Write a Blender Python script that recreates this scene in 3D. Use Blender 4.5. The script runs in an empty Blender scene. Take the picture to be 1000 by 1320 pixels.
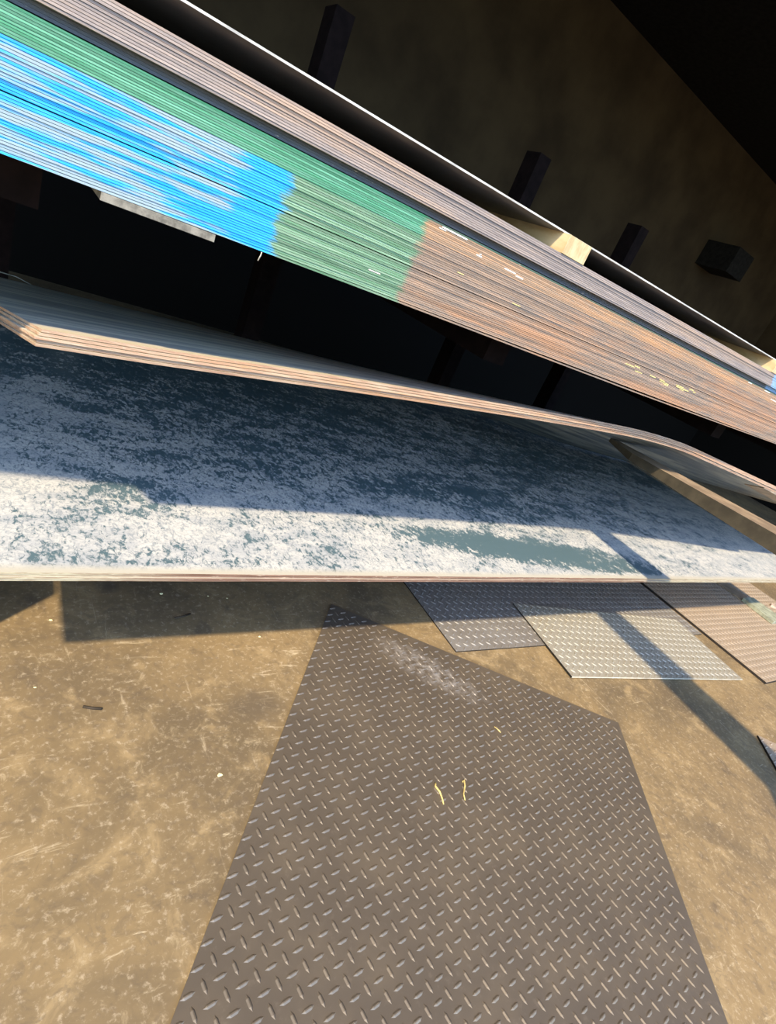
import bpy, math, random
from mathutils import Matrix, Vector
random.seed(7)
scn = bpy.context.scene
C = scn.collection

# ------------------------------------------------------------------ camera
cd = bpy.data.cameras.new('camera'); cam = bpy.data.objects.new('camera', cd); C.objects.link(cam)
cd.sensor_fit = 'HORIZONTAL'; cd.sensor_width = 36.0; cd.lens = 25.992
cd.clip_start = 0.02; cd.clip_end = 200
ex = Vector((0.797, -0.471, 0.378)); ey = Vector((-0.0764, 0.5421, 0.8370))
ex.normalize(); ey = (ey - ex*ex.dot(ey)).normalized(); ez = ex.cross(ey)
M = Matrix((ex, ey, ez)).transposed().to_4x4(); M.translation = (0, 0, 1.4)
cam.matrix_world = M
scn.camera = cam

# ------------------------------------------------------------------ light
TO_SUN = Vector((-0.72, -0.612, 1.0)).normalized()
w = bpy.data.worlds.new('sky'); scn.world = w; w.use_nodes = True
nt = w.node_tree; bg = nt.nodes['Background']
sky = nt.nodes.new('ShaderNodeTexSky'); sky.sky_type = 'NISHITA'; sky.sun_disc = False
sky.sun_elevation = math.asin(TO_SUN.z); sky.sun_rotation = math.atan2(TO_SUN.x, TO_SUN.y)
tint = nt.nodes.new('ShaderNodeMix'); tint.data_type = 'RGBA'; tint.blend_type = 'MULTIPLY'; tint.inputs[0].default_value = 1.0
tint.inputs[7].default_value = (0.76, 0.93, 1.12, 1)
nt.links.new(sky.outputs[0], tint.inputs[6]); nt.links.new(tint.outputs[2], bg.inputs[0]); bg.inputs[1].default_value = 0.45
sl = bpy.data.lights.new('sun', 'SUN'); sl.energy = 7.0; sl.color = (1.0, 0.83, 0.58); sl.angle = math.radians(1.8)
so = bpy.data.objects.new('sun', sl); C.objects.link(so)
so.rotation_euler = TO_SUN.to_track_quat('Z', 'Y').to_euler(); so.location = TO_SUN*12
scn.view_settings.view_transform = 'Standard'; scn.view_settings.look = 'None'
scn.view_settings.exposure = 0.0; scn.view_settings.gamma = 1.0
scn.view_settings.use_curve_mapping = False

# ------------------------------------------------------------------ helpers
def mesh(name, verts, faces, mats, parent=None, loc=(0, 0, 0), rot=(0, 0, 0), fm=None, smooth=False):
    me = bpy.data.meshes.new(name); me.from_pydata(verts, [], faces)
    for m in (mats if isinstance(mats, (list, tuple)) else [mats]): me.materials.append(m)
    if fm:
        for p, i in zip(me.polygons, fm): p.material_index = i
    if smooth:
        for p in me.polygons: p.use_smooth = True
    me.update()
    o = bpy.data.objects.new(name, me); C.objects.link(o)
    o.location = loc; o.rotation_euler = rot
    if parent: o.parent = parent
    return o
BF = [(0, 3, 2, 1), (4, 5, 6, 7), (0, 1, 5, 4), (1, 2, 6, 5), (2, 3, 7, 6), (3, 0, 4, 7)]  # bottom top -y +x +y -x
def boxv(x0, x1, y0, y1, z0, z1):
    return [(x0, y0, z0), (x1, y0, z0), (x1, y1, z0), (x0, y1, z0), (x0, y0, z1), (x1, y0, z1), (x1, y1, z1), (x0, y1, z1)]
def box(name, x0, x1, y0, y1, z0, z1, mats, parent=None, fm=None, rz=0.0, ry=0.0, bevel=0.0):
    cx, cy = (x0+x1)/2, (y0+y1)/2
    px = parent.location if parent else Vector((0, 0, 0))
    o = mesh(name, boxv(x0-cx, x1-cx, y0-cy, y1-cy, 0, z1-z0), BF, mats, parent, (cx-px[0], cy-px[1], z0-px[2]), (0, ry, rz), fm)
    if bevel:
        b = o.modifiers.new('bevel', 'BEVEL'); b.width = bevel; b.segments = 2
    return o
def tag(o, label, cat, group=None):
    o['label'] = label; o['category'] = cat
    if group: o['group'] = group
    return o
def struct(o): o['kind'] = 'structure'; return o
def empty(name, loc):
    o = bpy.data.objects.new(name, None); C.objects.link(o); o.location = loc; return o
def tube(name, pts, r, mat, parent=None, n=6):
    v, f = [], []
    pts = [Vector(p) for p in pts]
    for i, p in enumerate(pts):
        d = (pts[min(i+1, len(pts)-1)] - pts[max(i-1, 0)]).normalized()
        a = d.cross(Vector((0.13, 0.31, 0.94))).normalized(); b = d.cross(a)
        rr = r[i] if isinstance(r, (list, tuple)) else r
        for k in range(n):
            t = 2*math.pi*k/n; v.append(tuple(p + a*math.cos(t)*rr + b*math.sin(t)*rr))
    for i in range(len(pts)-1):
        for k in range(n):
            f.append((i*n+k, i*n+(k+1) % n, (i+1)*n+(k+1) % n, (i+1)*n+k))
    f.append(tuple(range(n))[::-1]); f.append(tuple((len(pts)-1)*n+k for k in range(n)))
    return mesh(name, v, f, mat, parent, smooth=True)
def interp(x, xs, ys):
    if x <= xs[0]: return ys[0] + (x-xs[0])*(ys[1]-ys[0])/(xs[1]-xs[0])
    for i in range(len(xs)-1):
        if x <= xs[i+1]:
            # Catmull-Rom (monotone enough for these gentle curves)
            t = (x-xs[i])/(xs[i+1]-xs[i])
            def slope(j):
                a, b = max(j-1, 0), min(j+1, len(xs)-1)
                return (ys[b]-ys[a])/(xs[b]-xs[a])
            h = xs[i+1]-xs[i]
            return ((2*t**3-3*t*t+1)*ys[i] + (t**3-2*t*t+t)*h*slope(i) + (-2*t**3+3*t*t)*ys[i+1] + (t**3-t*t)*h*slope(i+1))
    return ys[-1] + (x-xs[-1])*(ys[-1]-ys[-2])/(xs[-1]-xs[-2])
ONES = ['', 'first', 'second', 'third', 'fourth', 'fifth', 'sixth', 'seventh', 'eighth', 'ninth', 'tenth', 'eleventh', 'twelfth',
        'thirteenth', 'fourteenth', 'fifteenth', 'sixteenth', 'seventeenth', 'eighteenth', 'nineteenth', 'twentieth']
def ordinal(n):
    if n <= 20: return ONES[n]
    if n == 30: return 'thirtieth'
    return ('twenty-' if n < 30 else 'thirty-') + ONES[n % 10]

# ------------------------------------------------------------------ material kit
class N:
    """tiny node-graph helper"""
    def __init__(s, name):
        s.m = bpy.data.materials.new(name); s.m.use_nodes = True
        s.t = s.m.node_tree; s.b = s.t.nodes['Principled BSDF']
        s.pos = s.t.nodes.new('ShaderNodeNewGeometry').outputs['Position']
    def new(s, k): return s.t.nodes.new(k)
    def put(s, sock, v):
        if hasattr(v, 'is_output') or isinstance(v, bpy.types.NodeSocket): s.t.links.new(v, sock)
        elif isinstance(v, tuple) and len(v) == 3 and sock.type == 'RGBA': sock.default_value = (*v, 1)
        else: sock.default_value = v
    def math(s, op, a, b=0.0, c=0.0, clamp=False):
        n = s.new('ShaderNodeMath'); n.operation = op; n.use_clamp = clamp
        s.put(n.inputs[0], a); s.put(n.inputs[1], b); s.put(n.inputs[2], c); return n.outputs[0]
    def mapv(s, scale=(1, 1, 1), loc=(0, 0, 0), rot=(0, 0, 0), src=None):
        n = s.new('ShaderNodeMapping'); n.inputs['Scale'].default_value = scale
        n.inputs['Location'].default_value = loc; n.inputs['Rotation'].default_value = rot
        s.t.links.new(src or s.pos, n.inputs['Vector']); return n.outputs[0]
    def noise(s, vec, scale, detail=4, rough=0.55, dist=0.0):
        n = s.new('ShaderNodeTexNoise'); s.put(n.inputs['Vector'], vec); n.inputs['Scale'].default_value = scale
        n.inputs['Detail'].default_value = detail; n.inputs['Roughness'].default_value = rough
        n.inputs['Distortion'].default_value = dist; return n.outputs['Fac']
    def ss(s, v, a, b):   # smoothstep
        n = s.new('ShaderNodeMapRange'); n.interpolation_type = 'SMOOTHSTEP'
        s.put(n.inputs[0], v); s.put(n.inputs[1], a); s.put(n.inputs[2], b); return n.outputs[0]
    def mix(s, f, a, b):
        n = s.new('ShaderNodeMix'); n.data_type = 'RGBA'
        s.put(n.inputs[0], f); s.put(n.inputs[6], a); s.put(n.inputs[7], b); return n.outputs[2]
    def sep(s, src=None):
        n = s.new('ShaderNodeSeparateXYZ'); s.t.links.new(src or s.pos, n.inputs[0]); return n.outputs
    def rnd(s): return s.new('ShaderNodeObjectInfo').outputs['Random']
    def bump(s, h, strength=0.3, dist=0.002):
        n = s.new('ShaderNodeBump'); n.inputs['Strength'].default_value = strength; n.inputs['Distance'].default_value = dist
        s.put(n.inputs['Height'], h); s.t.links.new(n.outputs[0], s.b.inputs['Normal'])
    def blob(s, x, y, cx, cy, rx, ry, tilt=0.0):
        """soft elliptical stain mask, 1 at the centre, 0 at the rim"""
        dx = s.math('SUBTRACT', x, cx); dy = s.math('SUBTRACT', y, cy)
        dy = s.math('SUBTRACT', dy, s.math('MULTIPLY', dx, tilt))
        a = s.math('DIVIDE', dx, rx); b = s.math('DIVIDE', dy, ry)
        r = s.math('ADD', s.math('MULTIPLY', a, a), s.math('MULTIPLY', b, b))
        return s.math('SUBTRACT', 1.0, r, clamp=True)
    def done(s, col, rough=0.6, metal=0.0, spec=0.5):
        s.put(s.b.inputs['Base Color'], col); s.put(s.b.inputs['Roughness'], rough)
        s.put(s.b.inputs['Metallic'], metal); s.b.inputs['Specular IOR Level'].default_value = spec
        return s.m

def rust_edge(name, c_lo, c_mid, c_hi, blue=None, green=None, blue_right=None):
    n = N(name); r = n.rnd()
    off = n.new('ShaderNodeCombineXYZ'); n.put(off.inputs[0], n.math('MULTIPLY', r, 37.0))
    va = n.new('ShaderNodeVectorMath'); va.operation = 'ADD'
    n.t.links.new(n.pos, va.inputs[0]); n.t.links.new(off.outputs[0], va.inputs[1])
    shifted = va.outputs[0]
    a = n.noise(n.mapv((9, 40, 160), src=shifted), 1.0, 5, 0.65)
    a2 = n.noise(n.mapv((2.2, 5, 22)), 1.0, 4, 0.6)
    f = n.noise(n.mapv((90, 90, 220), src=shifted), 1.0, 3, 0.6)
    col = n.mix(n.ss(a, 0.36, 0.62), c_lo, c_mid)
    col = n.mix(n.ss(n.math('ADD', n.math('MULTIPLY', a2, 0.7), n.math('MULTIPLY', a, 0.3)), 0.47, 0.64), col, c_hi)
    col = n.mix(n.ss(f, 0.66, 0.80), col, (0.62, 0.50, 0.38))
    # per-sheet brightness
    hs = n.new('ShaderNodeHueSaturation'); n.put(hs.inputs['Color'], col)
    n.put(hs.inputs['Value'], n.math('MULTIPLY_ADD', r, 0.5, 0.75)); col = hs.outputs[0]
    x, y, z = n.sep()[:3]
    wob = n.math('MULTIPLY_ADD', n.noise(n.mapv((20, 20, 60)), 1.0, 4, 0.6), 0.07, -0.035)
    wob = n.math('ADD', wob, n.math('MULTIPLY_ADD', r, 0.008, -0.004))
    xx = n.math('ADD', x, wob)
    streak = n.noise(n.mapv((7, 7, 330), src=shifted), 1.0, 3, 0.6)
    if green:
        g = n.mix(n.ss(streak, 0.35, 0.7), green, (green[0]*2.1+0.03, green[1]*1.5+0.03, green[2]*1.8+0.03))
        hs2 = n.new('ShaderNodeHueSaturation'); n.put(hs2.inputs['Color'], g)
        n.put(hs2.inputs['Value'], n.math('MULTIPLY_ADD', r, 0.6, 0.7)); g = hs2.outputs[0]
        col = n.mix(n.ss(xx, 0.735, 0.705), col, g)
    if blue:
        bl = n.mix(n.ss(streak, 0.3, 0.75), blue, (blue[0]+0.05, min(1, blue[1]*1.5), min(1, blue[2]*1.25)))
        thin = n.ss(n.math('ADD', n.noise(n.mapv((6, 6, 90)), 1.0, 3, 0.6), n.math('MULTIPLY', n.ss(x, 0.30, 0.38), -0.25)), 0.42, 0.56)
        bl = n.mix(n.math('MULTIPLY', thin, 0.75), bl, (0.42, 0.42, 0.33))
        col = n.mix(n.ss(xx, 0.425, 0.405), col, bl)
    if blue_right:
        col = n.mix(n.ss(n.math('ADD', xx, n.math('MULTIPLY_ADD', z, 0.75, -1.15)), 2.475, 2.495), col, blue_right)
    n.bump(f, 0.5, 0.0015)
    return n.done(col, 0.55, 0.0, 0.4)

M_MAIN = rust_edge('rusty_sheet_edge', (0.24, 0.185, 0.145), (0.37, 0.25, 0.17), (0.43, 0.235, 0.13), (0.01, 0.33, 0.80), (0.11, 0.235, 0.125))
M_ORANGE = rust_edge('orange_rust_edge', (0.33, 0.235, 0.16), (0.46, 0.275, 0.155), (0.52, 0.285, 0.14), None, (0.06, 0.24, 0.125))
M_GREENLINE = rust_edge('green_smeared_edge', (0.06, 0.13, 0.10), (0.09, 0.17, 0.12), (0.16, 0.16, 0.11), None, (0.035, 0.22, 0.10))
M_GREY = rust_edge('grey_brown_edge', (0.26, 0.215, 0.195), (0.36, 0.29, 0.25), (0.42, 0.30, 0.22), None, None, (0.30, 0.46, 0.72))
M_DARK = rust_edge('dark_blue_steel', (0.08, 0.08, 0.10), (0.10, 0.10, 0.115), (0.13, 0.11, 0.11), None, None, (0.25, 0.40, 0.65))
M_STACK_EDGE = rust_edge('cut_sheet_edge', (0.36, 0.21, 0.13), (0.47, 0.34, 0.23), (0.47, 0.25, 0.125))

def low_edge_mat():
    n = N('low_plate_edge'); r = n.rnd(); x, y, z = n.sep()[:3]
    a = n.noise(n.mapv((5, 30, 400)), 1.0, 5, 0.65); b = n.noise(n.mapv((40, 40, 300)), 1.0, 3, 0.6)
    rust = n.mix(n.ss(a, 0.4, 0.62), (0.16, 0.085, 0.055), (0.36, 0.215, 0.145))
    rust = n.mix(n.ss(b, 0.58, 0.72), rust, (0.52, 0.40, 0.29))
    pale = n.mix(n.ss(b, 0.4, 0.6), (0.42, 0.34, 0.22), (0.54, 0.48, 0.32))
    lf = n.math('ADD', n.ss(x, 0.55, 0.15), n.ss(x, 2.3, 3.2))
    col = n.mix(n.math('MULTIPLY', lf, n.ss(a, 0.34, 0.52)), rust, pale)
    return n.done(col, 0.55, 0.0, 0.4)
M_LOW_EDGE = low_edge_mat()

def scale_mat():
    """mill scale: slate-blue steel flaked over with chalky white"""
    n = N('blotched_mill_scale'); x, y, z = n.sep()[:3]
    warp = n.noise(n.mapv((1.1, 1.6, 1)), 1.0, 3, 0.5)
    big = n.noise(n.mapv((0.9, 3.2, 1), rot=(0, 0, 0.10)), 1.0, 4, 0.6, 0.6)
    mid = n.noise(n.mapv((6.5, 12, 1), rot=(0, 0, 0.16)), 1.0, 5, 0.62, 0.4)
    fine = n.noise(n.mapv((38, 25, 1), rot=(0, 0, -0.25)), 1.0, 6, 0.68, 0.9)
    grain = n.noise(n.mapv((130, 190, 1)), 1.0, 3, 0.6)
    fleck = n.noise(n.mapv((80, 46, 1), rot=(0, 0, -0.25)), 1.0, 5, 0.72, 1.0)
    yy = n.math('ADD', y, n.math('MULTIPLY_ADD', warp, 0.5, -0.25))
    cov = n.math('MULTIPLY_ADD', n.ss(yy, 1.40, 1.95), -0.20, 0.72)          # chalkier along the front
    cov = n.math('SUBTRACT', cov, n.math('MULTIPLY', n.ss(yy, 2.15, 2.7), 0.16))  # fewer white flakes at the back: shade under the bowed stack painted in
    cov = n.math('ADD', cov, n.math('MULTIPLY', n.math('MULTIPLY_ADD', mid, 1.0, -0.5), 0.35))
    cov = n.math('ADD', cov, n.math('MULTIPLY', n.ss(x, 3.0, 4.4), 0.12))
    cov = n.math('ADD', cov, n.math('MULTIPLY', n.blob(x, y, 0.0, 1.95, 0.36, 0.5), 0.16))
    cov = n.math('ADD', cov, n.math('MULTIPLY', n.blob(x, y, 2.3, 2.9, 1.1, 0.35, -0.25), 0.14))
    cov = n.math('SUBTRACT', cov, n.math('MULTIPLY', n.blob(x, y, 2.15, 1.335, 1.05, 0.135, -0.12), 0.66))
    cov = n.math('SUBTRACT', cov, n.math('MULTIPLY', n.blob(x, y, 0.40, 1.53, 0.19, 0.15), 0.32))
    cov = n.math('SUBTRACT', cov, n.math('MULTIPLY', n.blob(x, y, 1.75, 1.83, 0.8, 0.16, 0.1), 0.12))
    cov = n.math('ADD', cov, n.math('MULTIPLY', n.ss(y, 1.215, 1.165), 0.30))
    nz = n.math('ADD', n.math('ADD', n.math('MULTIPLY', fine, 0.50), n.math('MULTIPLY', fleck, 0.42)), n.math('ADD', n.math('MULTIPLY', mid, 0.28), n.math('MULTIPLY', big, 0.16)))
    v = n.math('ADD', cov, n.math('MULTIPLY_ADD', nz, 3.4, -2.31))
    w_ = n.ss(v, 0.38, 0.66)
    dark = n.mix(big, (0.065, 0.115, 0.130), (0.115, 0.170, 0.190))
    white = n.mix(n.ss(mid, 0.35, 0.62), (0.40, 0.41, 0.41), (0.57, 0.55, 0.50))
    white = n.mix(n.math('MULTIPLY', n.ss(grain, 0.45, 0.62), 0.40), white, (0.27, 0.285, 0.295))
    white = n.mix(n.math('MULTIPLY', n.ss(fleck, 0.52, 0.40), 0.75), white, (0.25, 0.275, 0.29))
    col = n.mix(w_, dark, white)
    col = n.mix(n.ss(y, 1.20, 1.165), col, (0.47, 0.43, 0.34))
    n.bump(n.math('ADD', w_, n.math('MULTIPLY', grain, 0.3)), 0.25, 0.002)
    return n.done(col, n.math('MULTIPLY_ADD', w_, 0.25, 0.42), 0.0, 0.5)
M_SCALE = scale_mat()

def streak_mat():
    n = N('streaky_sheet_face'); x, y, z = n.sep()[:3]
    a = n.noise(n.mapv((1.0, 14, 14), rot=(0, 0, 0.03)), 1.0, 5, 0.6, 0.4)
    b = n.noise(n.mapv((3.0, 40, 40)), 1.0, 4, 0.6)
    col = n.mix(n.ss(a, 0.40, 0.56), (0.46, 0.45, 0.42), (0.86, 0.80, 0.68))
    col = n.mix(n.ss(b, 0.54, 0.70), col, (0.78, 0.73, 0.62))
    col = n.mix(n.ss(y, 1.29, 1.22), col, (0.62, 0.52, 0.36))  # warm sunlit strip painted along the front edge
    return n.done(col, 0.42, 0.0, 0.5)
M_STREAK = streak_mat()
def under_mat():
    n = N('shaded_streaky_underside')  # darker than the top face: shade of the gap put into the colour
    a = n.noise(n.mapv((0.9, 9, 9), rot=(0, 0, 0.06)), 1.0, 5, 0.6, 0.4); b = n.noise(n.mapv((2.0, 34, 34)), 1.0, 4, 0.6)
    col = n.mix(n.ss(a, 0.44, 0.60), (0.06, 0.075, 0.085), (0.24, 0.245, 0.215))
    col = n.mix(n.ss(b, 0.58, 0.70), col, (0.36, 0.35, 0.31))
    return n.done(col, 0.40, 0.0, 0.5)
M_UNDER = under_mat()

def concrete():
    n = N('stained_concrete'); x, y, z = n.sep()[:3]
    a = n.noise(n.mapv((1, 1, 1)), 1.6, 6, 0.6, 0.5); b = n.noise(n.mapv((1, 1, 1), loc=(4, 2, 0)), 7.0, 6, 0.65, 0.6)
    c = n.noise(n.mapv((1, 1, 1)), 60, 4, 0.7); s = n.noise(n.mapv((4, 26, 1), rot=(0, 0, 0.9)), 1.0, 6, 0.7, 1.2)
    s2 = n.noise(n.mapv((22, 3, 1), rot=(0, 0, 0.25)), 1.0, 6, 0.7, 1.0)
    col = n.mix(n.ss(a, 0.34, 0.64), (0.145, 0.104, 0.056), (0.265, 0.183, 0.086))
    col = n.mix(n.math('MULTIPLY', n.ss(b, 0.50, 0.68), 0.75), col, (0.35, 0.25, 0.125))
    col = n.mix(n.math('MULTIPLY', n.ss(b, 0.42, 0.30), 0.6), col, (0.11, 0.08, 0.05))
    col = n.mix(n.math('MULTIPLY', n.ss(s, 0.60, 0.74), 0.8), col, (0.58, 0.47, 0.30))
    col = n.mix(n.math('MULTIPLY', n.ss(s2, 0.62, 0.76), 0.6), col, (0.55, 0.44, 0.28))
    col = n.mix(n.math('MULTIPLY', n.ss(c, 0.52, 0.72), 0.55), col, (0.52, 0.42, 0.28))
    col = n.mix(n.math('MULTIPLY', n.blob(x, y, 0.80, 1.12, 0.11, 0.08), 0.55), col, (0.09, 0.07, 0.05))
    col = n.mix(n.math('MULTIPLY', n.blob(x, y, 0.42, 1.73, 0.05, 0.05), 0.6), col, (0.06, 0.05, 0.045))
    d = n.noise(n.mapv((1, 1, 1), loc=(1, 7, 0)), 22.0, 6, 0.75, 0.8)
    col = n.mix(n.math('MULTIPLY', n.ss(d, 0.50, 0.36), 0.45), col, (0.13, 0.095, 0.058))
    col = n.mix(n.math('MULTIPLY', n.ss(d, 0.56, 0.70), 0.5), col, (0.44, 0.34, 0.20))
    n.bump(n.math('ADD', b, n.math('MULTIPLY', c, 0.4)), 0.25, 0.003)
    return n.done(col, 0.62, 0.0, 0.4)
M_FLOOR = concrete()

def tread(name, base, dirt, metal=0.35, rough=0.42, scuff=None, amount=0.5):
    n = N(name); x, y, z = n.sep()[:3]
    a = n.noise(n.mapv((1, 1, 1)), 5.0, 5, 0.6); b = n.noise(n.mapv((1, 1, 1)), 45.0, 4, 0.65)
    col = n.mix(n.math('MULTIPLY', n.ss(a, 0.40, 0.66), amount), base, dirt)
    col = n.mix(n.math('MULTIPLY', n.ss(b, 0.55, 0.75), 0.4), col, tuple(min(1, c*1.7) for c in base))
    if scuff:
        m = n.blob(x, y, *scuff); m = n.math('MULTIPLY', m, n.math('MULTIPLY', n.ss(n.noise(n.mapv((30, 30, 1)), 1.0, 4, 0.7), 0.38, 0.68), 0.6))
        col = n.mix(m, col, (0.52, 0.48, 0.44))
    n.bump(b, 0.12, 0.001)
    return n.done(col, n.math('MULTIPLY_ADD', a, 0.25, rough-0.12), metal, 0.5)
M_TREAD_BROWN = tread('brown_grey_tread_steel', (0.125, 0.099, 0.072), (0.165, 0.127, 0.084), 0.3, 0.52, (1.57, 1.17, 0.20, 0.14, -0.9))
M_TREAD_SILVER = tread('silver_tread_steel', (0.41, 0.375, 0.30), (0.35, 0.30, 0.22), 0.3, 0.45)
M_TREAD_GREY = tread('grey_tread_steel', (0.29, 0.265, 0.235), (0.21, 0.182, 0.15), 0.3, 0.40)
M_TREAD_RUST = tread('rust_brown_tread_steel', (0.34, 0.265, 0.19), (0.38, 0.285, 0.195), 0.15, 0.6)
M_LOZ_BROWN = tread('worn_glint_brown_lozenges', (0.225, 0.185, 0.14), (0.25, 0.20, 0.145), 0.45, 0.36, None)  # worn tops, with glints painted in as brighter steel
M_LOZ_SILVER = tread('worn_glint_silver_lozenges', (0.56, 0.52, 0.42), (0.48, 0.42, 0.31), 0.5, 0.34, None)
M_LOZ_GREY = tread('worn_glint_grey_lozenges', (0.37, 0.35, 0.31), (0.30, 0.265, 0.225), 0.5, 0.34, None)
M_LOZ_RUST = tread('worn_glint_rust_lozenges', (0.40, 0.31, 0.22), (0.42, 0.32, 0.22), 0.3, 0.5, None)
def plain(name, col, rough=0.6, metal=0.0, var=0.35, scale=18):
    n = N(name); a = n.noise(n.mapv((1, 1, 1)), scale, 5, 0.6)
    c = n.mix(n.ss(a, 0.3, 0.7), tuple(v*(1-var) for v in col), tuple(min(1, v*(1+var)) for v in col))
    return n.done(c, rough, metal, 0.4 if rough < 0.85 else 0.1)
M_EDGE_DARK = plain('dark_plate_edge', (0.022, 0.016, 0.011), 0.75)  # near-black colour for plate sides
M_EDGE_BRIGHT = plain('bright_plate_edge', (0.62, 0.56, 0.44), 0.45)  # pale colour for the silvery plate's front and back edges
M_BRIGHT_SHEET = plain('galvanised_sheet_edge', (0.60, 0.57, 0.51), 0.4)
M_SHEET_FACE = plain('dull_sheet_face', (0.17, 0.16, 0.145), 0.4, 0.0, 0.3, 5)
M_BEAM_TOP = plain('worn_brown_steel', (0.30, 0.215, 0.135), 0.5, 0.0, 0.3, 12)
M_BEAM_SIDE = plain('shaded_olive_brown_steel', (0.055, 0.044, 0.027), 0.6, 0.0, 0.3, 12)  # sides far darker than the top: shade put into the colour
M_RACK = plain('dark_red_oxide_paint', (0.009, 0.005, 0.0045), 0.9)
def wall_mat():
    n = N('wall_painted_glow'); x, y, z = n.sep()[:3]
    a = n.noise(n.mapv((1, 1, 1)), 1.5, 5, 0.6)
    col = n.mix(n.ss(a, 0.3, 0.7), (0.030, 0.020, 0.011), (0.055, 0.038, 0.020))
    return n.done(n.mix(n.ss(z, 2.0, 2.1), (0.006, 0.005, 0.004), col), 0.9, 0.0, 0.1)  # brown glow painted in above, near-black shade painted in below
M_WALL = wall_mat()
M_ROOF = plain('dark_roof_sheet', (0.012, 0.011, 0.010), 0.9)
M_STRAW = plain('dry_straw', (0.66, 0.48, 0.17), 0.7)
M_CHIP = plain('pale_chip', (0.80, 0.68, 0.36), 0.7)
M_WHITE = plain('white_paint_mark', (0.86, 0.82, 0.72), 0.6, 0.0, 0.15, 120)
M_YELLOW = plain('yellow_chalk', (0.72, 0.58, 0.24), 0.8, 0.0, 0.35, 160)
M_WIRE = plain('thin_grey_wire', (0.42, 0.38, 0.30), 0.5)
M_GREENWOOD = plain('grey_green_offcut', (0.30, 0.31, 0.22), 0.7)
M_TWIG = plain('dark_twig', (0.05, 0.035, 0.02), 0.8)
M_STONE = plain('pinkish_stone', (0.45, 0.34, 0.26), 0.8)
def wood():
    n = N('sawn_timber')
    a = n.noise(n.mapv((70, 8, 25)), 1.0, 4, 0.6); b = n.noise(n.mapv((14, 14, 14)), 1.0, 4, 0.6)
    col = n.mix(n.ss(a, 0.35, 0.65), (0.50, 0.37, 0.19), (0.66, 0.52, 0.30))
    col = n.mix(n.math('MULTIPLY', n.ss(b, 0.55, 0.75), 0.5), col, (0.33, 0.22, 0.10))
    return n.done(col, 0.7, 0.0, 0.3)
M_WOOD = wood()
M_OLDWOOD = plain('weathered_grey_timber', (0.22, 0.20, 0.16), 0.8, 0.0, 0.45, 60)

# ------------------------------------------------------------------ the building
struct(box('floor', -14, 16, -12, 7, -0.15, 0.0, M_FLOOR))
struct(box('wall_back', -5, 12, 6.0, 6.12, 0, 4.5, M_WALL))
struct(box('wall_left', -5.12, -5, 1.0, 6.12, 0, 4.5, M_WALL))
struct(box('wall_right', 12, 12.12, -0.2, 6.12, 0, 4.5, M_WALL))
struct(box('ceiling', -5.12, 12.12, -0.2, 6.12, 4.5, 4.58, M_ROOF))

# ------------------------------------------------------------------ cantilever rack carrying the pile
rack = empty('storage_rack', (1.45, 3.8, 0))
for px in (0.02, 1.45, 3.2, 4.6):
    box('post', px-0.06, px+0.06, 3.74, 3.90, 0, 2.4, M_RACK, rack)
    box('foot', px-0.06, px+0.06, 3.66, 5.2, 0.0, 0.10, M_RACK, rack) if px < 0 else None
    box('arm', px-0.05, px+0.05, 1.50, 3.74, 1.19+0.0053*(px-0.3), 1.291+0.0053*(px-0.3), M_RACK, rack)
tag(rack, 'dark red-brown cantilever rack standing in the gloom behind the sheets', 'rack')

# ------------------------------------------------------------------ the pile on the rack
PX0, PX1, PY, PD = -1.25, 4.75, 1.10, 2.4
TILT = 0.0053
def pz(x, z): return z + TILT*(x-0.3)
sheets = []
def pile_sheet(z0, t, mats, y, label, group, fm=None, droop=None):
    n = 12 if droop else 1
    v, f = [], []
    for i in range(n+1):
        x = PX0 + (PX1-PX0)*i/n
        dz = TILT*(x-0.3) - (droop(x) if droop else 0.0)
        v += [(x, y, z0+dz), (x, y+PD, z0+dz), (x, y+PD, z0+t+dz), (x, y, z0+t+dz)]
    for i in range(n):
        a, b = 4*i, 4*i+4
        f += [(a, a+1, b+1, b), (a+2, a+3, b+3, b+2), (a, b, b+3, a+3), (a+1, a+2, b+2, b+1)]
    f += [(0, 3, 2, 1), (4*n, 4*n+1, 4*n+2, 4*n+3)]
    cx, cy = (PX0+PX1)/2, y+PD/2
    o = mesh('steel_sheet', [(p[0]-cx, p[1]-cy, p[2]-z0) for p in v], f, mats, loc=(cx, cy, z0))
    if fm == 'bright':
        for k, p in enumerate(o.data.polygons): p.material_index = 1 if (k % 4 in (0, 1) and k < 4*n) else 0
    tag(o, label, 'sheet', group); sheets.append((z0, t, y, o)); return o
z = 1.3040; P = 0.00424
for i in range(33):
    if i == 18: z += 0.0013
    y = PY + random.uniform(-0.0012, 0.0012)
    droop = (lambda x: 0.0045*math.exp(-((x-1.75)/0.75)**2)) if i == 0 else None
    pile_sheet(z, P-0.0007, M_MAIN, y, 'rusty steel sheet with green paint band, %s from bottom of the thick main bundle' % ordinal(i+1), 'thick main bundle of sheets', None, droop)
    z += P if i else P+0.0002
zg = 1.4455
for i in range(10):
    pile_sheet(zg, 0.0031, M_ORANGE if i < 9 else M_GREENLINE, PY+random.uniform(-0.0012, 0.0012) + (0.002 if i == 9 else 0),
               'orange-rust steel sheet, %s from bottom of the thin bundle above the main one' % ordinal(i+1), 'orange bundle of sheets')
    zg += 0.0037
zd = 1.4850
for i in range(3):
    pile_sheet(zd, 0.0042, M_DARK, PY+0.020, 'dark set-back steel sheet, %s from bottom below the grey-brown bundle' % ordinal(i+1), 'dark set-back sheets')
    zd += 0.0045
zy = 1.4986
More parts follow.
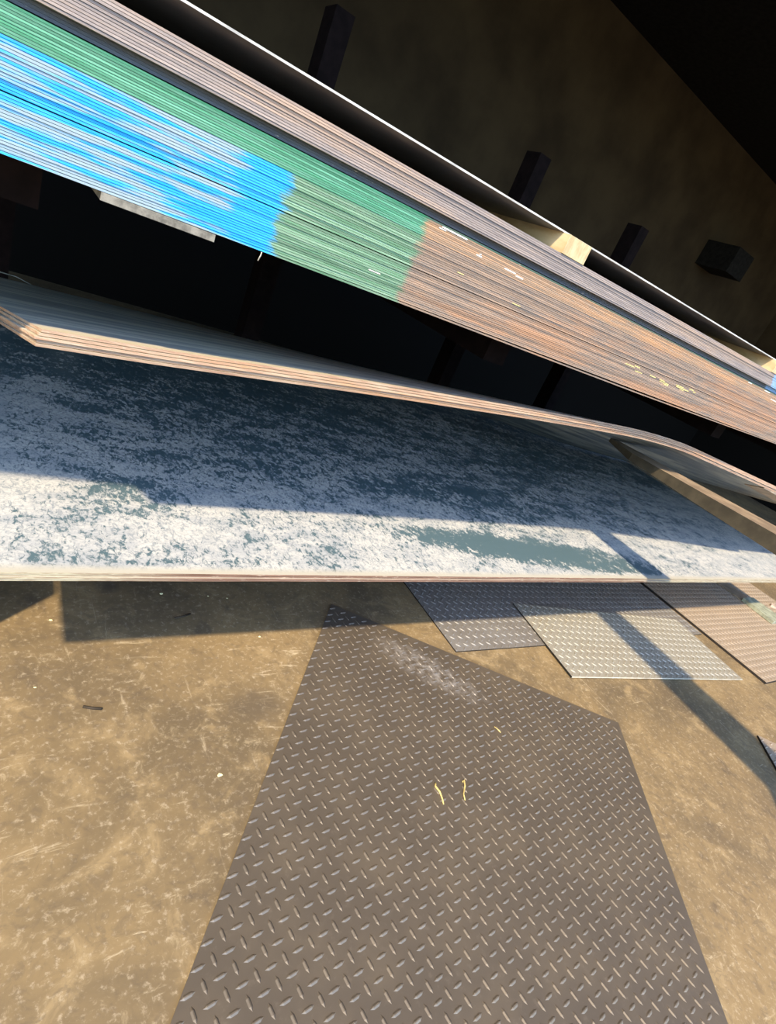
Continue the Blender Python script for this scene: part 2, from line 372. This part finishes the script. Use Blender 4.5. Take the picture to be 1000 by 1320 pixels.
for i in range(11):
    pile_sheet(zy, 0.0034, M_GREY, PY+random.uniform(-0.0012, 0.0012), 'grey-brown steel sheet, %s from bottom of the bundle under the timber block' % ordinal(i+1), 'grey-brown bundle of sheets')
    zy += 0.00414
ZT = 1.5443
for cx, lab in ((1.157, 'pale sawn timber block with sunlit end under the thin topmost sheet'), (2.475, 'timber block on the blue-marked end of the grey-brown bundle'), (-0.3, None), (3.9, None)):
    if lab is None: continue
    b = box('timber_block', cx-0.044, cx+0.044, PY-0.002, PY+1.5, pz(cx, ZT), pz(cx, ZT)+0.0435, M_WOOD)
    tag(b, lab, 'timber')
top = pile_sheet(ZT+0.0442, 0.0036, [M_BRIGHT_SHEET, M_SHEET_FACE], PY+0.022, 'single thin sheet with bright edge lying on timber blocks atop the pile', None, 'bright')
o = box('timber_lath', 0.13, 0.3125, PY-0.004, PY+1.9, pz(0.25, 1.2905), pz(0.25, 1.3028), M_OLDWOOD)
tag(o, 'grey weathered timber lath under the blue-painted bottom of the pile', 'timber')
for px in (1.45, 3.2, 4.6):
    o = box('timber_lath', px-0.05, px+0.05, 1.5, 3.4, pz(px, 1.2912), pz(px, 1.3010 if px < 3 else 1.3036), M_OLDWOOD)
    tag(o, 'dark timber lath on the %s rack arm deep under the rusty pile' % {1.45: 'nearest', 3.2: 'second', 4.6: 'farthest'}[px], 'timber', 'laths on the rack arms')
# paint and chalk marks on the sheet edges: (x, z at that x, width, height, material)
for mx, mz, mw, mh, mm in [(0.794, 1.4805, 0.074, 0.003, M_WHITE), (0.760, 1.474, 0.02, 0.002, M_WHITE), (0.880, 1.4620, 0.017, 0.003, M_WHITE), (0.882, 1.4665, 0.006, 0.002, M_WHITE),
        (0.985, 1.4600, 0.040, 0.003, M_WHITE), (1.020, 1.4600, 0.026, 0.003, M_WHITE), (2.335, 1.4870, 0.03, 0.003, M_WHITE), (2.50, 1.4900, 0.05, 0.003, M_WHITE), (2.60, 1.470, 0.06, 0.003, M_WHITE),
        (1.60, 1.3745, 0.05, 0.003, M_YELLOW), (1.66, 1.3700, 0.04, 0.003, M_YELLOW), (1.64, 1.3790, 0.03, 0.003, M_YELLOW), (1.74, 1.3730, 0.035, 0.003, M_YELLOW), (1.80, 1.3750, 0.03, 0.003, M_YELLOW),
        (1.82, 1.3705, 0.06, 0.003, M_YELLOW), (1.835, 1.3660, 0.03, 0.003, M_YELLOW), (1.915, 1.3790, 0.05, 0.003, M_YELLOW), (1.93, 1.3750, 0.07, 0.003, M_YELLOW), (1.94, 1.3705, 0.03, 0.003, M_YELLOW),
        (1.995, 1.3840, 0.03, 0.003, M_YELLOW), (2.02, 1.3790, 0.02, 0.003, M_YELLOW), (1.975, 1.3750, 0.015, 0.003, M_YELLOW), (0.64, 1.345, 0.03, 0.002, M_WHITE), (1.05, 1.40, 0.03, 0.002, M_YELLOW), (0.85, 1.41, 0.02, 0.002, M_YELLOW)]:
    zz = mz - TILT*(mx-0.3)
    best = min(sheets, key=lambda s: abs(s[0]+s[1]/2-zz))
    z0, t, y, so_ = best
    zc = z0 + t/2 + TILT*(mx-0.3)
    h = min(mh, t*0.95)
    m = mesh('paint_mark', boxv(mx-mw/2, mx+mw/2, y-0.0006, y+0.001, zc-h/2, zc+h/2), BF, mm)
    m.parent = so_; m.location = -so_.location
tag(tube('hanging_wire', [(0.400, 1.098, 1.303), (0.399, 1.095, 1.297), (0.396, 1.094, 1.287)], 0.0012, M_WIRE), 'short wire end hanging below the blue-painted edge', 'wire')

# ------------------------------------------------------------------ the low stack: big blotched plate
LX0, LX1, LY0, LY1 = -0.08, 5.256, 1.161, 3.56
lab = ['broad slate-blue steel plate blotched with chalky white scale, top of the low stack', 'steel plate second from top of the low stack, rusty edge only',
       'steel plate third from top of the low stack, rusty edge only', 'bottom steel plate of the low stack, pale rusty edge above the floor']
for i in range(4):
    zt = 0.5 - i*0.0064
    j = [0.0, 0.0016, -0.0008, 0.0012][i]
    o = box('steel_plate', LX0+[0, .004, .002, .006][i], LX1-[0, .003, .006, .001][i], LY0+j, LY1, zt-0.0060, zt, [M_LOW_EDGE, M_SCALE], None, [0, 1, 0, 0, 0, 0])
    tag(o, lab[i], 'plate', 'low stack of plates')
for bx in (0.25, 2.5, 5.08):
    for k, y0 in enumerate((1.95, 2.9)):
        zb = {0.25: 0.0, 2.5: 0.0086, 5.08: 0.0182}[bx] if k == 0 else 0.0
        o = box('timber_baulk', bx-0.1, bx+0.1, y0, y0+0.5, zb, 0.4746, M_OLDWOOD)
        tag(o, 'heavy timber baulk in the dark under the low stack, %s, %s' % ({0.25: 'left end', 2.5: 'middle', 5.08: 'right end'}[bx], ('nearer one', 'farther one')[k]), 'timber', 'baulks under the low stack')

o = box('timber_baulk', -0.44, -0.072, 1.405, 1.80, 0, 0.465, M_OLDWOOD)  # out-of-view block added to cast the dark floor patch at the left
tag(o, 'unseen timber baulk added left of the low stack to shade the floor', 'timber')

# ------------------------------------------------------------------ the bowed stack: bent sheets lifted at the front
SXS = [0.077, 0.2855, 0.5377, 0.8116, 1.0759, 1.472, 1.786, 2.05, 2.35, 2.557, 3.0, 3.52, 4.6, 6.0]
SZS = [1.0009, 1.0164, 1.0392, 1.0640, 1.0850, 1.1157, 1.1362, 1.1500, 1.1500, 1.1391, 1.1100, 1.0767, 1.015, 0.95]
AXS = [0.0, 0.8, 1.8, 2.6, 3.6, 6.0]; AAS = [11.6, 13.0, 14.6, 15.4, 15.7, 13.6]
SW = 1.8; SY = 1.19
def stack_pt(x, v, n):
    a = math.radians(interp(x, AXS, AAS))
    zf = interp(x, SXS, SZS)
    skew = -0.20*max(0.0, 1.0-(x-0.077)/2.5)
    d = Vector((skew, math.cos(a), -math.sin(a))); up = Vector((0, math.sin(a), math.cos(a)))
    return Vector((x, SY, zf)) + d*v + up*n
def bent_sheet(n0, t, x0, x1, dy, label):
    nu, nv = 56, 8
    v, f, fm = [], [], []
    for i in range(nu+1):
        x = x0 + (x1-x0)*(i/nu)
        for j in range(nv+1):
            vv = dy + SW*j/nv
            v.append(tuple(stack_pt(x, vv, n0))); v.append(tuple(stack_pt(x, vv, n0+t)))
    def id_(i, j, k): return (i*(nv+1)+j)*2+k
    for i in range(nu):
        for j in range(nv):
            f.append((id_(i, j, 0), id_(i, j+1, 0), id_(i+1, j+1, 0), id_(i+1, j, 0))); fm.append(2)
            f.append((id_(i, j, 1), id_(i+1, j, 1), id_(i+1, j+1, 1), id_(i, j+1, 1))); fm.append(1)
        f.append((id_(i, 0, 0), id_(i+1, 0, 0), id_(i+1, 0, 1), id_(i, 0, 1))); fm.append(0)
        f.append((id_(i, nv, 0), id_(i, nv, 1), id_(i+1, nv, 1), id_(i+1, nv, 0))); fm.append(0)
    for j in range(nv):
        f.append((id_(0, j, 0), id_(0, j, 1), id_(0, j+1, 1), id_(0, j+1, 0))); fm.append(0)
        f.append((id_(nu, j, 0), id_(nu, j+1, 0), id_(nu, j+1, 1), id_(nu, j, 1))); fm.append(0)
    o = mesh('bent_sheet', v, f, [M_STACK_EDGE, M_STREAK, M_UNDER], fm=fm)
    return tag(o, label, 'sheet', 'bowed stack of bent sheets')
for k in range(5):
    bent_sheet(0.0005+k*0.0066, 0.0054, 0.077+[0.0, 0.002, -0.003, 0.004, 0.008][k], 5.9, [0.0, 0.004, -0.001, 0.003, 0.006][k],
               ['pale-edged bent sheet at the very bottom of the bowed stack', 'bent steel sheet second from bottom of the bowed stack', 'bent steel sheet in the middle of the bowed stack',
                'bent steel sheet second from top of the bowed stack', 'grey streaky bent sheet on top of the bowed stack'][k])
for x in (0.30,):
    p0 = min((stack_pt(x+dx, 1.72+dv, 0).z for dx in (-.06, .06) for dv in (-.06, .06)))
    yb = stack_pt(x, 1.72, 0).y
    o = box('timber_block', x-0.06, x+0.06, yb-0.05, yb+0.05, 0.5, p0-0.001, M_OLDWOOD)
    tag(o, 'timber block propping the back of the bowed stack at its %s end' % ('left' if x < 2 else 'right'), 'timber', 'blocks behind the bowed stack')

# tapered beams propping up the front of the bowed stack
def support_beam(far, near, wf, wn, tf, tn, label):
    far, near = Vector(far), Vector(near)        # right-hand top edge, tip to near end
    root = empty('support_arm', (near.x, near.y, 0))
    v = []
    N_ = 10
    for i in range(N_+1):
        t = i/N_; p = far.lerp(near, t); wd_ = wf+(wn-wf)*t; th = tf+(tn-tf)*t
        if i == 0: wd_ *= 0.45; th *= 0.6
        v += [tuple(p + Vector((0, 0, -th)) - root.location), tuple(p - root.location), tuple(p + Vector((-wd_, 0, 0)) - root.location), tuple(p + Vector((-wd_, 0, -th)) - root.location)]
    f, fm = [], []
    for i in range(N_):
        a, b = 4*i, 4*i+4
        for k, (q, r) in enumerate(((0, 1), (1, 2), (2, 3), (3, 0))):
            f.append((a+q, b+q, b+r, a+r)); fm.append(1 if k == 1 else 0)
    f += [(0, 1, 2, 3), (4*N_+3, 4*N_+2, 4*N_+1, 4*N_)]; fm += [0, 0]
    mesh('blade', v, f, [M_BEAM_SIDE, M_BEAM_TOP], root, fm=fm)
    box('post', near.x-wn*0.8, near.x-wn*0.2, near.y+0.01, near.y+0.13, 0.0, near.z-tn*1.0, M_BEAM_SIDE, root)
    return tag(root, label, 'beam')
support_beam((2.607, 1.63, 1.0185), (2.55, -0.42, 1.10), 0.14, 0.29, 0.028, 0.105, 'tapered brown beam reaching under the front of the bowed stack')
o = mesh('timber_wedge', [tuple(stack_pt(x, v, n)) for n in (-0.04, -0.0005) for x, v in ((3.34, 0.0), (4.2, 0.0), (4.2, 0.12), (3.40, 0.12))], BF, M_BEAM_TOP)
for k in (0, 3): o.data.vertices[k].co = stack_pt(3.34 if k == 0 else 3.40, 0.0 if k == 0 else 0.12, -0.004)
tag(o, 'brown timber wedge under the bowed stack edge at the right', 'timber')

# ------------------------------------------------------------------ tread plates on the floor
def tread_plate(name, corner, ang, L, W, z0, t, mat, loz_mat, label, pitch=0.049, dark=(3, 5), bright=(2, 4), glint_family=1):
    """corner: plate's local origin; local +x along ang, local +y to its left"""
    root = mesh(name, boxv(0, L, 0, W, 0, t), BF, [mat, M_EDGE_DARK, M_EDGE_BRIGHT], None, (*corner, z0), (0, 0, ang),
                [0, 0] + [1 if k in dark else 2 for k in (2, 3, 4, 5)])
    # raised lozenges, two crossed families
    fams = ([], [])
    def loz(v, f, cx, cy, a):
        l, w_, h = 0.0165, 0.0048, 0.0029
        c, s = math.cos(a), math.sin(a); b = len(v)
        for (px, py, pz_) in ((-l, 0, 0), (-l*.45, -w_, 0), (l*.45, -w_, 0), (l, 0, 0), (l*.45, w_, 0), (-l*.45, w_, 0), (-l*.5, -w_*.25, h), (l*.5, -w_*.25, h), (l*.5, w_*.25, h), (-l*.5, w_*.25, h)):
            v.append((cx+px*c-py*s, cy+px*s+py*c, t+pz_))
        for q in ((0, 1, 6), (1, 2, 7, 6), (2, 3, 7), (3, 8, 7), (3, 4, 8), (4, 5, 9, 8), (5, 0, 9), (0, 6, 9), (6, 7, 8, 9)):
            f.append(tuple(b+k for k in q))
    nx, ny = int(L/pitch)+1, int(W/pitch)+1
    for i in range(nx+1):
        for j in range(ny+1):
            for k, (ox, oy, a) in enumerate(((0.25, 0.25, math.pi/4), (0.75, 0.75, -math.pi/4+math.pi/2*0))):
                cx, cy = (i+ox)*pitch, (j+oy)*pitch
                if 0.012 < cx < L-0.012 and 0.012 < cy < W-0.012: fams[k].append((cx, cy, a))
    for k in (0, 1):                       # wear colour on one family only, as painted glint; the other stays plain
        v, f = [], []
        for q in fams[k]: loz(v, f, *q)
        tp = mesh('tread_lozenges', v, f, loz_mat if k == glint_family else mat, root); tp['kind'] = 'stuff'
    return tag(root, label, 'tread plate')
T = 0.0065
# local frame: origin, heading, length, width
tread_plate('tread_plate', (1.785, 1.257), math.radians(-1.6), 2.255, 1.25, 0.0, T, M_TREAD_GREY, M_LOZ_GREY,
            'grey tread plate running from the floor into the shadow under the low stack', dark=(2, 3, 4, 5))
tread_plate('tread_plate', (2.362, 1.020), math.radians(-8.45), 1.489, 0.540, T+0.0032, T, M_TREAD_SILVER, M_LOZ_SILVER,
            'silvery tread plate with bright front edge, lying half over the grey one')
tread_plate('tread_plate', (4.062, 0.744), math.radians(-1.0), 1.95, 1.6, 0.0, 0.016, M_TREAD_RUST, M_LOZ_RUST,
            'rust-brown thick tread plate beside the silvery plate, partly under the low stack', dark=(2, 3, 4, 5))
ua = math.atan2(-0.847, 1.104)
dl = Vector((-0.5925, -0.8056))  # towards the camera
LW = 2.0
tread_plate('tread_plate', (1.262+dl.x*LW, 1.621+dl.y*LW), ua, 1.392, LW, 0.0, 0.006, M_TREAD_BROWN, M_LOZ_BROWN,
            'large brown-grey tread plate in the foreground with one corner in shadow', dark=(2, 3, 4, 5), bright=(), glint_family=0)
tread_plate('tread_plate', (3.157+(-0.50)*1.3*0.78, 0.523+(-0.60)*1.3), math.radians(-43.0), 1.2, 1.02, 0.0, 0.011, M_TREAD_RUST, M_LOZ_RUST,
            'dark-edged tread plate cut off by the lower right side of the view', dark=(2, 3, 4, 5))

# ------------------------------------------------------------------ small things lying about
def chip(x, y, s, mat, label, z=0.0, name='wood_chip', cat='chip'):
    a = random.uniform(0, 3); pts = []
    for k in range(6):
        t = a + k*math.pi/3; r = s*random.uniform(0.6, 1.1); pts.append((r*math.cos(t), r*0.7*math.sin(t)))
    v = [(p[0], p[1], 0) for p in pts] + [(p[0]*.8, p[1]*.8, s*random.uniform(.25, .45)) for p in pts]
    f = [tuple(range(5, -1, -1)), tuple(range(6, 12))] + [(k, (k+1) % 6, 6+(k+1) % 6, 6+k) for k in range(6)]
    return tag(mesh(name, v, f, mat, None, (x, y, z)), label, cat)
chip(0.239, 1.560, 0.006, M_CHIP, 'pale chip on the floor by the left end of the plate shadow')
chip(0.614, 0.903, 0.009, M_CHIP, 'yellow chip on the floor left of the foreground tread plate')
chip(0.189, 1.285, 0.005, M_CHIP, 'small yellow chip at the left side of the sunlit floor')
chip(0.556, 1.776, 0.006, M_CHIP, 'pale chip in the shade just below the low stack edge')
chip(0.601, 1.684, 0.007, M_CHIP, 'pale chip in the shade, right of the one at the stack edge')
chip(0.907, 1.430, 0.006, M_CHIP, 'whitish chip on the shadow border beside the foreground plate')
chip(0.772, 1.667, 0.004, M_CHIP, 'tiny pale chip in the shade, left of a similar pair')
chip(0.843, 1.652, 0.005, M_CHIP, 'tiny pale chip in the shade, rightmost of a similar pair')
chip(2.155, 1.369, 0.005, M_CHIP, 'tiny pale speck on the grey tread plate by the silvery one', z=T)
chip(5.78, 1.40, 0.05, M_STONE, 'pinkish stone at the right side beside the green-grey offcut', name='stone', cat='stone', z=0.016)
def stalk(pts, r, label, mat=M_STRAW): return tag(tube('straw_stalk', pts, r, mat), label, 'straw')
stalk([(1.273, 0.712, 0.0105), (1.262, 0.700, 0.0125), (1.268, 0.680, 0.0105), (1.262, 0.655, 0.0095), (1.255, 0.640, 0.0105)], [0.003, 0.0035, 0.003, 0.0025, 0.002], 'yellow straw stalk on the foreground plate, left one of two')
stalk([(1.376, 0.690, 0.0105), (1.386, 0.694, 0.0125), (1.376, 0.675, 0.0105), (1.352, 0.652, 0.0095), (1.342, 0.632, 0.0105)], [0.003, 0.003, 0.0028, 0.0022, 0.0018], 'yellow straw stalk on the foreground plate, right one of two')
stalk([(1.68, 0.86, 0.0095), (1.685, 0.85, 0.0105), (1.69, 0.83, 0.0095)], 0.0018, 'small straw bit on the foreground plate near its far edge')
tag(tube('twig', [(0.30, 1.195, 0.004), (0.32, 1.185, 0.006), (0.345, 1.18, 0.004)], 0.004, M_TWIG), 'small dark twig on the sunlit floor at the left', 'twig')
tag(tube('twig', [(0.62, 1.545, 0.003), (0.65, 1.55, 0.006), (0.68, 1.565, 0.003)], 0.003, M_TWIG), 'thin dark twig in the shade under the low stack', 'twig')
o = box('timber_strip', 5.30, 5.50, 1.50, 2.4, 0.0195, 0.025, M_BEAM_TOP); tag(o, 'flat brown strip on the rust-brown plate under the low stack', 'strip')
o = mesh('timber_offcut', [(5.26, 1.20, .0195), (5.52, 1.20, .0195), (5.50, 1.49, .0195), (5.30, 1.49, .0195), (5.26, 1.20, .045), (5.52, 1.20, .045), (5.50, 1.49, .05), (5.30, 1.49, .05)], BF, M_GREENWOOD)
tag(o, 'grey-green offcut at the end of the brown strip, far right below the stack', 'offcut')
tag(tube('wire_strand', [stack_pt(0.22, 1.76, 0.036), stack_pt(0.27, 1.78, 0.040), stack_pt(0.33, 1.79, 0.055), stack_pt(0.40, 1.78, 0.052), stack_pt(0.44, 1.74, 0.036)], 0.002, M_WIRE), 'thin wire strand curling at the back of the bowed stack', 'wire')
# dim things on the back wall
o = box('wall_box', 8.85, 9.35, 5.45, 6.0, 3.02, 3.38, M_ROOF); tag(o, 'dark box fixed high on the gloomy back wall', 'box')
